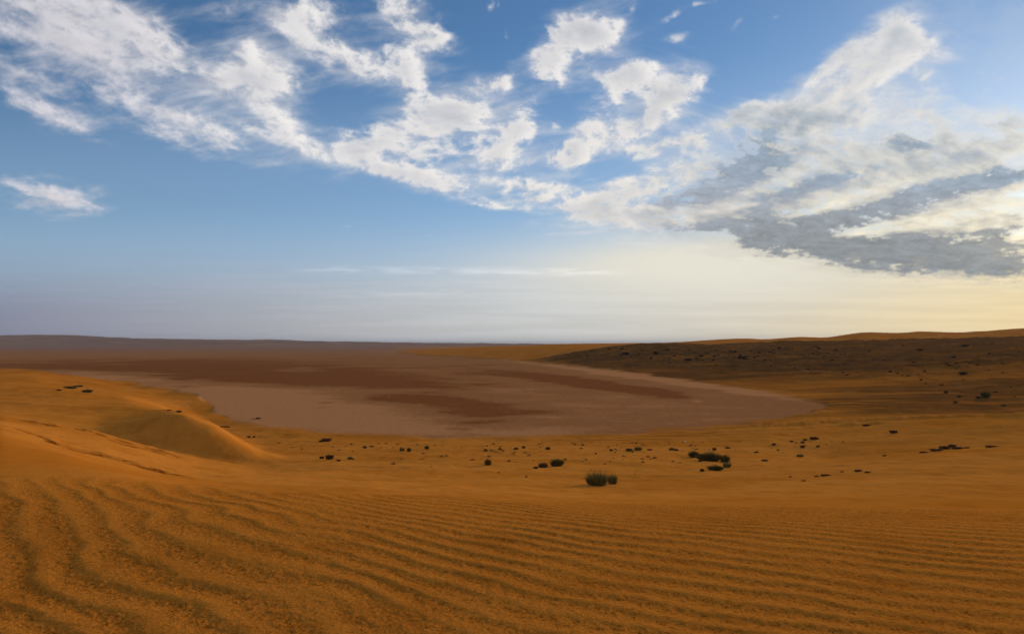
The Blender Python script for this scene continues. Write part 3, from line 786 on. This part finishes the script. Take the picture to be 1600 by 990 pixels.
def cloud_material():
    m = bpy.data.materials.new('cloud_sheet'); m.use_nodes = True
    nt = m.node_tree; nt.nodes.clear(); k = NT(nt)
    out = k.n('ShaderNodeOutputMaterial'); em = k.n('ShaderNodeEmission'); tr = k.n('ShaderNodeBsdfTransparent'); mx = k.n('ShaderNodeMixShader')
    ca = k.attr('cloud_colour'); aa = k.attr('cover')
    k.link(ca.outputs['Color'], em.inputs['Color'])
    k.link(aa.outputs['Fac'], mx.inputs[0]); k.link(tr.outputs[0], mx.inputs[1]); k.link(em.outputs[0], mx.inputs[2])
    k.link(mx.outputs[0], out.inputs['Surface'])
    m.cycles.emission_sampling = 'NONE'
    return m
me = make_mesh('sky', P, cf, None, {'cover': np.clip(a_out, 0, 1)}, cloud_material())
ca = me.attributes.new('cloud_colour', 'FLOAT_COLOR', 'POINT')
ca.data.foreach_set('color', np.concatenate([np.clip(c_out, 0, 4), np.ones((n0, n1, 1))], -1).astype(np.float32).ravel())
o = bpy.data.objects.new('sky', me); C.objects.link(o); o['kind'] = 'structure'

# ------------------------------------------------------------------ plants and small things
def blades(rng, n, w, h, d, lean=0.9, bw=0.018, core=0.35, curve=0.3, segs=2, upright=0.0):
    """thin tapering leaves / stems that rise from a patch w by d"""
    co = []; fa = []
    for i in range(n):
        r = math.sqrt(rng.random()) ; a = rng.random() * 6.283
        bx = r * math.cos(a) * w * 0.5 * core; by = r * math.sin(a) * d * 0.5 * core
        ex = r * math.cos(a) * w * 0.5 * (1 if rng.random() < .75 else .8) + rng.normal(0, .04) * w
        ey = r * math.sin(a) * d * 0.5 + rng.normal(0, .04) * d
        hh = h * (math.sqrt(max(0.02, 1 - (r * lean) ** 2)) * rng.uniform(0.62, 1.08))
        if upright and rng.random() < upright: hh *= 1.25
        p0 = np.array([bx, by, -0.03]); p2 = np.array([ex, ey, hh])
        s0 = rng.uniform(0.0, 0.45)
        side = rng.normal(size=3); side[2] *= 0.3
        dr = p2 - p0; side = np.cross(dr, side); side /= max(1e-6, np.linalg.norm(side))
        wd = bw * rng.uniform(0.6, 1.4)
        b0 = len(co)
        for k in range(segs + 1):
            t = s0 + (1 - s0) * k / segs
            p = p0 + dr * t + np.array([0, 0, h * curve * t * (1 - t)])
            ww = wd * (1.0 - 0.75 * (k / segs))
            co.append(p + side * ww); co.append(p - side * ww)
        for k in range(segs):
            fa.append((b0 + 2 * k, b0 + 2 * k + 1, b0 + 2 * k + 3, b0 + 2 * k + 2))
    return np.array(co), np.array(fa)

def leaves(rng, n, w, h, d, size):
    """small leaf faces in clumps through a low uneven crown"""
    cl = []
    for i in range(max(4, n // 28)):
        a = rng.random() * 6.283; r = math.sqrt(rng.random()) * 0.82
        cl.append((r * math.cos(a) * w / 2, r * math.sin(a) * d / 2, h * rng.uniform(.25, .80) * math.sqrt(max(.08, 1 - r * r)), rng.uniform(.10, .2)))
    co = []; fa = []
    for i in range(n):
        c = cl[int(rng.random() * len(cl))]
        p = np.array([c[0] + rng.normal(0, c[3] * w * .55), c[1] + rng.normal(0, c[3] * d * .55), max(0.01, c[2] + rng.normal(0, h * .15))])
        u = rng.normal(size=3); u /= np.linalg.norm(u); v = np.cross(u, rng.normal(size=3)); v /= max(1e-6, np.linalg.norm(v))
        s = size * rng.uniform(.6, 1.5)
        b = len(co)
        co += [p - u * s, p + v * s * .4, p + u * s, p - v * s * .4]
        fa.append((b, b + 1, b + 2, b + 3))
    return np.array(co), np.array(fa)

def twig_tubes(rng, n, w, h, d, rad=0.012):
    """branching woody stems, three-sided and tapering"""
    co = []; fa = []
    def tube(p, q, r0, r1):
        ax_ = q - p; L = np.linalg.norm(ax_); ax_ = ax_ / max(L, 1e-6)
        s = np.cross(ax_, [0.3, 0.5, 0.8]); s /= max(1e-6, np.linalg.norm(s)); t_ = np.cross(ax_, s)
        b = len(co)
        for (c, r) in ((p, r0), (q, r1)):
            for k in range(3):
                an = k * 2.094
                co.append(c + (s * math.cos(an) + t_ * math.sin(an)) * r)
        for k in range(3):
            k2 = (k + 1) % 3
            fa.append((b + k, b + k2, b + 3 + k2, b + 3 + k))
    for i in range(n):
        a = rng.random() * 6.283; r = math.sqrt(rng.random())
        p = np.array([r * math.cos(a) * w * .12, r * math.sin(a) * d * .12, -0.04])
        q = np.array([r * math.cos(a) * w * .30, r * math.sin(a) * d * .30, h * rng.uniform(.3, .55)])
        tube(p, q, rad * 1.3, rad)
        for j in range(3):
            e = q + np.array([rng.normal(0, .14) * w + math.cos(a) * r * w * .14, rng.normal(0, .14) * d + math.sin(a) * r * d * .14, h * rng.uniform(.05, .48)])
            e[2] = max(e[2], 0.02)
            tube(q, e, rad * .9, rad * .4)
    return np.array(co), np.array(fa)

def raw(name, cf_, mat, parent=None, smooth=False):
    me = make_mesh(name, cf_[0], cf_[1], None, None, mat, smooth)
    o = bpy.data.objects.new(name, me); C.objects.link(o)
    if parent: o.parent = parent
    if name in ('undergrowth', 'leaf_litter'): o['kind'] = 'stuff'
    return o

def tag(o, label, cat, group=None):
    o['label'] = label; o['category'] = cat
    if group: o['group'] = group
    return o

def spot(px, row):
    Yd = y_at(px, row)
    if Yd is None or Yd < 5: return None
    return ((px - 800) / F * Yd, Yd, z_at(px, Yd))

def shrub(px, row, wpx, hpx, kind, label, cat='shrub', name='desert_shrub', group=None, dens=1.0, seed=None):
    s = spot(px, row)
    if s is None: return
    k = s[1] / F
    sm = 0.86 if wpx < 12 else 1.0
    w, h = wpx * k * sm, hpx * k * 0.92 * sm
    d = min(w, max(h * 1.3, w * 0.6))
    rng = np.random.default_rng(seed if seed is not None else int(px * 13 + row))
    root = bpy.data.objects.new(name, None); C.objects.link(root)
    root.location = s
    tag(root, label, cat, group)
    px_m = s[1] / F
    bw = max(0.006, px_m * 0.36)
    M_GREEN = M_SCRUB if s[1] > 110 else globals()['M_GREEN']
    area = min(2.2, (wpx * hpx) / 500.0)
    if kind == 'green':
        raw('foliage', blades(rng, int((150 + 420 * area) * dens), w, h, d, 0.85, bw, 0.55, 0.35), M_GREEN, root)
        raw('twigs', twig_tubes(rng, int(14 + 20 * area), w, h * .9, d, px_m * .25), M_TWIG, root)
        raw('undergrowth', leaves(rng, int(60 + 380 * area), w * .95, h * .75, d, px_m * 0.8), M_GREEN, root)
    elif kind == 'olive':
        raw('foliage', blades(rng, int((170 + 430 * area) * dens), w, h, d, 0.55, bw * .8, 0.62, 0.12, upright=.2), M_OLIVE, root)
        raw('twigs', twig_tubes(rng, int(14 + 20 * area), w, h * .8, d, px_m * .25), M_TWIG, root)
        raw('undergrowth', leaves(rng, int(120 + 300 * area), w * .95, h * .62, d, px_m * 0.8), M_GREEN, root)
    elif kind == 'brown':
        raw('foliage', blades(rng, int(160 + 420 * area), w, h, d, 0.9, bw * .8, 0.5, 0.2), M_DRY, root)
        raw('twigs', twig_tubes(rng, int(18 + 34 * area), w, h, d, px_m * .3), M_DEAD, root)
        raw('undergrowth', leaves(rng, int(120 + 350 * area), w * .9, h * .55, d, px_m * .9), M_GREEN, root)
    elif kind == 'dead':
        raw('dry_stems', blades(rng, int(90 + 300 * area), w, h, d, 0.8, bw, 0.75, 0.4), M_DEAD, root)
        raw('branches', twig_tubes(rng, int(22 + 40 * area), w, h, d, px_m * .4), M_DEAD, root)
        raw('leaf_litter', leaves(rng, int(45 + 200 * area), w, h * .7, d, px_m * .8), M_DEAD, root)
    root.rotation_euler = (0, 0, 0)
    return root

# the shrubs one can tell apart, nearest first
shrub(933, 758, 40, 21, 'olive', 'broad feathery olive shrub, closest of all to the rippled dune')
shrub(957, 756, 17, 16, 'olive', 'small rounded olive shrub touching the right end of the broad feathery shrub')
shrub(870, 728, 25, 14, 'green', 'dense dark green dome shrub just right of a low brown bush, mid sand flat')
shrub(849, 730, 18, 9, 'brown', 'low brown bush sloping down to the left of the dark green dome shrub')
shrub(837, 732, 10, 5, 'brown', 'tiny brown tuft at the left tip of the low brown bush')
shrub(762, 726, 12, 11, 'green', 'small lone round dark shrub standing by itself in the middle of the sand flat')
shrub(1084, 714, 19, 12, 'green', 'bushy dark green shrub forming the left end of the big shrub cluster')
shrub(1108, 720, 46, 16, 'green', 'widest and darkest shrub, long hump in the middle of the big cluster')
shrub(1133, 722, 18, 13, 'green', 'dark shrub falling away at the right end of the big cluster')
shrub(1118, 734, 30, 9, 'green', 'low dark mat of shrub in front of the big cluster')
shrub(1097, 736, 9, 6, 'brown', 'small brown scrap of shrub at the left tip of the low dark mat')
shrub(1136, 730, 14, 9, 'olive', 'paler olive shrub at the right end of the low dark mat')
shrub(1094, 721, 7, 4, 'dead', 'little black twiggy clump at the foot of the big cluster, left side')
shrub(1116, 703, 8, 6, 'brown', 'faint brown tuft just behind the big shrub cluster')
shrub(510, 689, 17, 6, 'dead', 'flat topped black dead bush like a log near the left lakebed shore', 'dead bush', 'dead_bush')
shrub(501, 690, 7, 4, 'dead', 'small black knob of brush at the left end of the log like dead bush', 'dead bush', 'dead_bush')
shrub(503, 716, 9, 5, 'dead', 'thin dark arching dead branches left of a black heap on the left flat', 'dead bush', 'dead_bush')
shrub(515, 717, 14, 9, 'dead', 'black heap of dead brush in front of the log like bush', 'dead bush', 'dead_bush')
shrub(570, 700, 8, 5, 'green', 'small dark green shrub right of the log like dead bush, first of a close pair')
shrub(581, 698, 9, 3, 'green', 'flat green shrub, right hand one of the pair beside the log like bush')
shrub(547, 717, 11, 5, 'olive', 'small sparse olive shrub just right of the black heap of dead brush')
shrub(529, 720, 8, 4, 'brown', 'tiny reddish brown tuft right beside the black heap of dead brush')
shrub(628, 704, 9, 6, 'olive', 'pale olive tuft left of the leaning dark little shrub')
shrub(639, 705, 8, 8, 'green', 'little dark shrub leaning to the left beside a pale olive tuft')
shrub(667, 701, 9, 7, 'green', 'small green shrub with a tilted top, right of the leaning dark shrub')
shrub(759, 704, 8, 4, 'brown', 'faint brownish tuft behind the lone round dark shrub')
shrub(781, 702, 5, 4, 'brown', 'tiny brown tuft left of two dark green tufts on the far sand flat')
shrub(806, 702, 9, 5, 'green', 'dark green tuft, left hand one of two near the middle of the far sand flat')
shrub(818, 700, 7, 5, 'green', 'dark green tuft, right hand one of two near the middle of the far sand flat')
shrub(856, 702, 10, 6, 'green', 'small oval green shrub behind the dark green dome shrub')
shrub(955, 704, 7, 4, 'brown', 'small brown tuft left of the long pair of low green shrubs')
shrub(983, 704, 12, 5, 'green', 'low green shrub, darker left half of the touching pair')
shrub(997, 703, 13, 6, 'olive', 'low olive shrub, paler right half of the touching pair')
shrub(1015, 703, 10, 3, 'brown', 'thin brown streak of scrub right of the touching pair of low shrubs')
shrub(1050, 703, 11, 5, 'olive', 'low olive shrub halfway between the touching pair and the big cluster')
shrub(1057, 704, 8, 4, 'brown', 'dark brown low tuft just right of the low olive shrub, before the big cluster')
shrub(1272, 686, 15, 5, 'dead', 'flat oval black bush alone at the foot of the right slope', 'dead bush', 'dead_bush')
shrub(1258, 688, 8, 4, 'dead', 'upper small black tuft of a little row left of the flat oval black bush', 'dead bush', 'dead_bush')
shrub(1254, 692, 8, 4, 'dead', 'middle small black tuft of a little row left of the flat oval black bush', 'dead bush', 'dead_bush')
shrub(1254, 699, 9, 5, 'dead', 'lowest and largest black tuft of a little row left of the flat oval black bush', 'dead bush', 'dead_bush')
shrub(1237, 690, 7, 3, 'dead', 'small dark tuft well left of the flat oval black bush', 'dead bush', 'dead_bush')
shrub(1209, 695, 8, 4, 'dead', 'dark brown tuft farthest left of the scatter below the right slope', 'dead bush', 'dead_bush')
shrub(1278, 698, 7, 4, 'brown', 'brown tuft below and right of the flat oval black bush')
shrub(1182, 707, 9, 3, 'brown', 'brown tuft on the sand right of the big shrub cluster, upper one')
shrub(1250, 713, 12, 4, 'olive', 'dull olive flat tuft above the brow of the right dune')
shrub(1195, 720, 12, 3, 'dead', 'dark flat scrap of brush near the brow, right of the big cluster', 'dead bush', 'dead_bush')
shrub(1137, 700, 10, 3, 'brown', 'brown flat tuft behind the right end of the big shrub cluster')
for (x, r, w_, h_, lb) in [
    (1463, 704, 22, 4, 'dark thin brush mat at the left end of the long patch below the right slope'),
    (1476, 701, 18, 6, 'taller dark brush in the left centre of the long patch below the right slope'),
    (1488, 698, 14, 5, 'dark brush at the top of the long patch below the right slope'),
    (1496, 701, 20, 4, 'dark brush at the centre right of the long patch below the right slope'),
    (1511, 700, 10, 3, 'black end tuft closing the right side of the long brush patch'),
    (1549, 698, 20, 3, 'long thin dark brush streak at the right edge, right of the long brush patch'),
    (1443, 707, 14, 2.5, 'thin trailing dry stems left of the long brush patch'),
    (1290, 743, 16, 3, 'long black wedge of dead brush on the smooth right dune'),
    (1276, 744.5, 8, 2.5, 'thin left tail of the long black wedge of dead brush'),
    (1341, 736, 12, 3.5, 'black flat tuft on the right dune, upper of a pair'),
    (1355, 738, 11, 3, 'black flat tuft on the right dune, lower right of a pair'),
    (1256, 751, 7, 2, 'tiny black scrap lowest on the smooth right dune'),
    (1235, 745, 6, 2, 'tiny dark scrap farthest left on the smooth right dune'),
    (1316, 737, 6, 2, 'tiny brown scrap left of the pair of black tufts on the right dune'),
    (1382, 712, 7, 2.5, 'small dark tuft sitting right on the brow of the right dune'),
    (1396, 676, 14, 5, 'dark tuft alone high on the upper right dune face'),
    (1354, 665, 14, 3, 'black scrap of brush under the dark lip of the upper right dune')]:
    shrub(x, r, w_, h_, 'dead', lb, 'dead bush', 'dead_bush')
shrub(109, 607, 22, 5, 'green', 'flat wide green shrub on the far left dune, upper left of two')
shrub(123, 604, 14, 3, 'green', 'thin dark green shrub capping the far left dune')
shrub(137, 613, 18, 6, 'green', 'dark green shrub lower right of the flat one on the far left dune')
shrub(92, 610, 9, 3, 'brown', 'faint brown tuft left of the shrubs on the far left dune')
shrub(279, 644, 10, 4, 'dead', 'small black brush lying on the crest of the left dune', 'dead bush', 'dead_bush')
shrub(264, 641, 8, 2, 'dead', 'thin trailing brush left of the black brush on the left dune crest', 'dead bush', 'dead_bush')
shrub(352, 667, 16, 2, 'dead', 'thin dark line of dead brush where the left dune meets the lakebed', 'dead bush', 'dead_bush')
shrub(389, 683, 6, 3, 'dead', 'left of two tiny dark tufts at the foot of the left dune', 'dead bush', 'dead_bush')
shrub(397, 683, 5, 3, 'dead', 'right of two tiny dark tufts at the foot of the left dune', 'dead bush', 'dead_bush')
shrub(404, 654, 9, 3, 'dead', 'lone dark tuft out on the pale lakebed near the left shore', 'dead bush', 'dead_bush')
shrub(1540, 621, 17, 11, 'green', 'tallest bushy dark shrub on the right slope near the picture edge', dens=1.2)
shrub(1529, 622, 9, 5, 'green', 'low dark skirt of scrub left of the tallest shrub on the right slope')
shrub(1493, 629, 9, 4, 'green', 'dark low shrub, lowest of the scatter on the right slope')
shrub(1499, 620, 8, 4, 'green', 'dark low shrub just above the lowest one on the right slope')
shrub(1478, 614, 8, 5, 'green', 'dark shrub left of the scatter on the right slope')
shrub(1568, 634, 10, 3, 'green', 'flat dark shrub at the right edge, below the tallest shrub')
shrub(1505, 584, 16, 4, 'green', 'wide dark shrub halfway up the right slope')
shrub(1508, 541, 14, 3.5, 'green', 'dark shrub high up under the skyline on the far right')
shrub(1438, 547, 12, 3, 'green', 'dark shrub on the thin dark terrace line high on the right slope')
shrub(978, 554, 13, 5, 'green', 'largest dark shrub at the left end of the hillside')
shrub(1024, 553, 9, 6, 'green', 'rounded dark shrub right of the largest one, left part of the hillside')
shrub(1043, 547.5, 8, 3, 'green', 'small dark shrub high on the left part of the hillside')
shrub(1159, 560, 14, 4.5, 'green', 'broad dark shrub on the middle of the hillside')
shrub(1148, 550, 8, 3.5, 'green', 'dark shrub just above the broad one on the middle of the hillside')
shrub(1076, 563, 12, 4, 'green', 'low dark shrub near the foot of the left hillside')
shrub(1095, 557, 10, 3.5, 'green', 'dark shrub halfway between the left and middle of the hillside')
shrub(1218, 544, 8, 2.5, 'green', 'small dark shrub on the terrace line right of the hillside middle')

# look-alike scrub over the hillside: four shapes, copied
def scrub_proto(seed, w, h):
    rng = np.random.default_rng(seed)
    a = blades(rng, 90, w, h, w * .8, .85, .055, .55, .3, segs=1); b = leaves(rng, 170, w, h * .8, w * .8, .13)
    return make_mesh('hillside_scrub', np.vstack([a[0], b[0]]), np.vstack([a[1], b[1] + len(a[0])]), None, None, M_SCRUB, False)
protos = [scrub_proto(901 + i, 2.0, 0.62) for i in range(4)]
rng = np.random.default_rng(77)
cnt = 0
for i in range(900):
    if cnt >= 200: break
    x = rng.uniform(905, 1640); r = rng.uniform(543, 600)
    lo = pl([(905, 546), (1000, 543), (1200, 541), (1600, 534)], x); hi = pl([(905, 560), (1000, 566), (1200, 578), (1300, 590), (1400, 604), (1500, 632), (1640, 640)], x)
    r = lo + (hi - lo) * rng.beta(1.4, 1.8)
    if fbm(np.array([x / 60.0]), np.array([r / 14.0]), 3, 500)[0] < rng.uniform(-0.35, 0.35): continue
    s = spot(x, r)
    if s is None or s[1] < 95 or s[1] > 420: continue
    o = bpy.data.objects.new('hillside_scrub', protos[int(rng.integers(4))]); C.objects.link(o)
    sc = s[1] / F * rng.choice([2.2, 3, 4, 5.5, 7]) / 2.0
    sc = min(sc, 1.6)
    o.location = (s[0], s[1], s[2] - 0.03); o.scale = (sc, sc * rng.uniform(.8, 1.2), sc * rng.uniform(.6, 1.2)); o.rotation_euler = (0, 0, rng.uniform(0, 6.28))
    zn = ('on the left third' if x < 1130 else 'on the middle' if x < 1360 else 'on the far right') + (' of the dim hillside, upper part' if r < lo + (hi - lo) * .45 else ' of the dim hillside, lower part')
    tag(o, 'small dark low scrub plant ' + zn, 'scrub plant', 'scrub plants ' + zn)
    cnt += 1

# tiny dry tufts dotted over the sand flat
def tuft_proto(seed):
    rng = np.random.default_rng(seed)
    a = blades(rng, 34, 0.34, 0.14, 0.30, .9, .008, .3, .3, segs=1)
    b = leaves(rng, 22, 0.26, 0.07, 0.22, .022)
    return make_mesh('dry_tuft', np.vstack([a[0], b[0]]), np.vstack([a[1], b[1] + len(a[0])]), None, None, M_DRY, False)
tp = [tuft_proto(950 + i) for i in range(5)]
cnt = 0
for i in range(3000):
    if cnt >= 180: break
    x = rng.uniform(420, 1320); r = rng.uniform(690, 752)
    top = pl([(420, 690), (700, 694), (1100, 690), (1320, 680)], x); bot = pl([(420, 712), (600, 730), (800, 745), (1000, 750), (1130, 722), (1320, 712)], x)
    if r < top or r > bot: continue
    if (r - top) / (bot - top) > rng.beta(1.2, 2.2) + .12: continue
    if fbm(np.array([x / 50.0]), np.array([r / 14.0]), 3, 510)[0] < rng.uniform(-0.3, 0.3): continue
    s = spot(x, r)
    if s is None: continue
    o = bpy.data.objects.new('dry_tuft', tp[int(rng.integers(5))]); C.objects.link(o)
    sc = rng.choice([.35, .5, .7, 1.0]) * rng.uniform(.8, 1.2)
    o.location = s; o.scale = (sc, sc, sc * rng.uniform(.6, 1.1)); o.rotation_euler = (0, 0, rng.uniform(0, 6.28))
    zn = ('left of the lone round shrub' if x < 762 else 'between the lone round shrub and the big cluster' if x < 1075 else 'around and right of the big shrub cluster') + (', nearer the lakebed' if r < 708 else ', nearer the camera')
    tag(o, 'tiny dry brown tuft ' + zn, 'tuft', 'tiny dry tufts ' + zn)
    cnt += 1

# litter and a stone
def scrap(rng, w, h):
    n = 5; co = []; fa = []
    for i in range(n + 1):
        for j in range(n + 1):
            co.append([(i / n - .5) * w * (1 + .2 * rng.normal()), (j / n - .5) * w * .7 * (1 + .2 * rng.normal()), abs(rng.normal(0, 1)) * h * .5 + h * .1])
    for i in range(n):
        for j in range(n):
            a = i * (n + 1) + j
            fa.append((a, a + n + 1, a + n + 2, a + 1))
    return np.array(co), np.array(fa)
s = spot(1071, 689.5)
o = raw('litter_bag', scrap(np.random.default_rng(3), 0.16, 0.09), M_WHITE); o.location = s
tag(o, 'tiny crumpled white scrap lying on sand behind the big shrub cluster', 'litter')
def stone(rng, r):
    co = []; fa = []
    nu, nv = 10, 6
    for j in range(nv + 1):
        for i in range(nu):
            a = i / nu * 6.283; b = j / nv * math.pi
            q = r * (1 + .18 * math.sin(3 * a + 1.3) * math.sin(2 * b) + .10 * rng.normal())
            co.append([q * math.cos(a) * math.sin(b), q * math.sin(a) * math.sin(b) * .8, q * math.cos(b) * .7 + r * .4])
    for j in range(nv):
        for i in range(nu):
            a = j * nu + i; b = j * nu + (i + 1) % nu
            fa.append((a, a + nu, b + nu, b))
    return np.array(co), np.array(fa)
s = spot(931, 709)
o = raw('stone', stone(np.random.default_rng(4), 0.07), M_STONE, smooth=True); o.location = s
tag(o, 'small dark red stone on the sand between dome shrub and touching pair', 'stone')

print('columns', NC, 'rows', NR, 'verts', NC * NR, 'sky', n0 * n1)
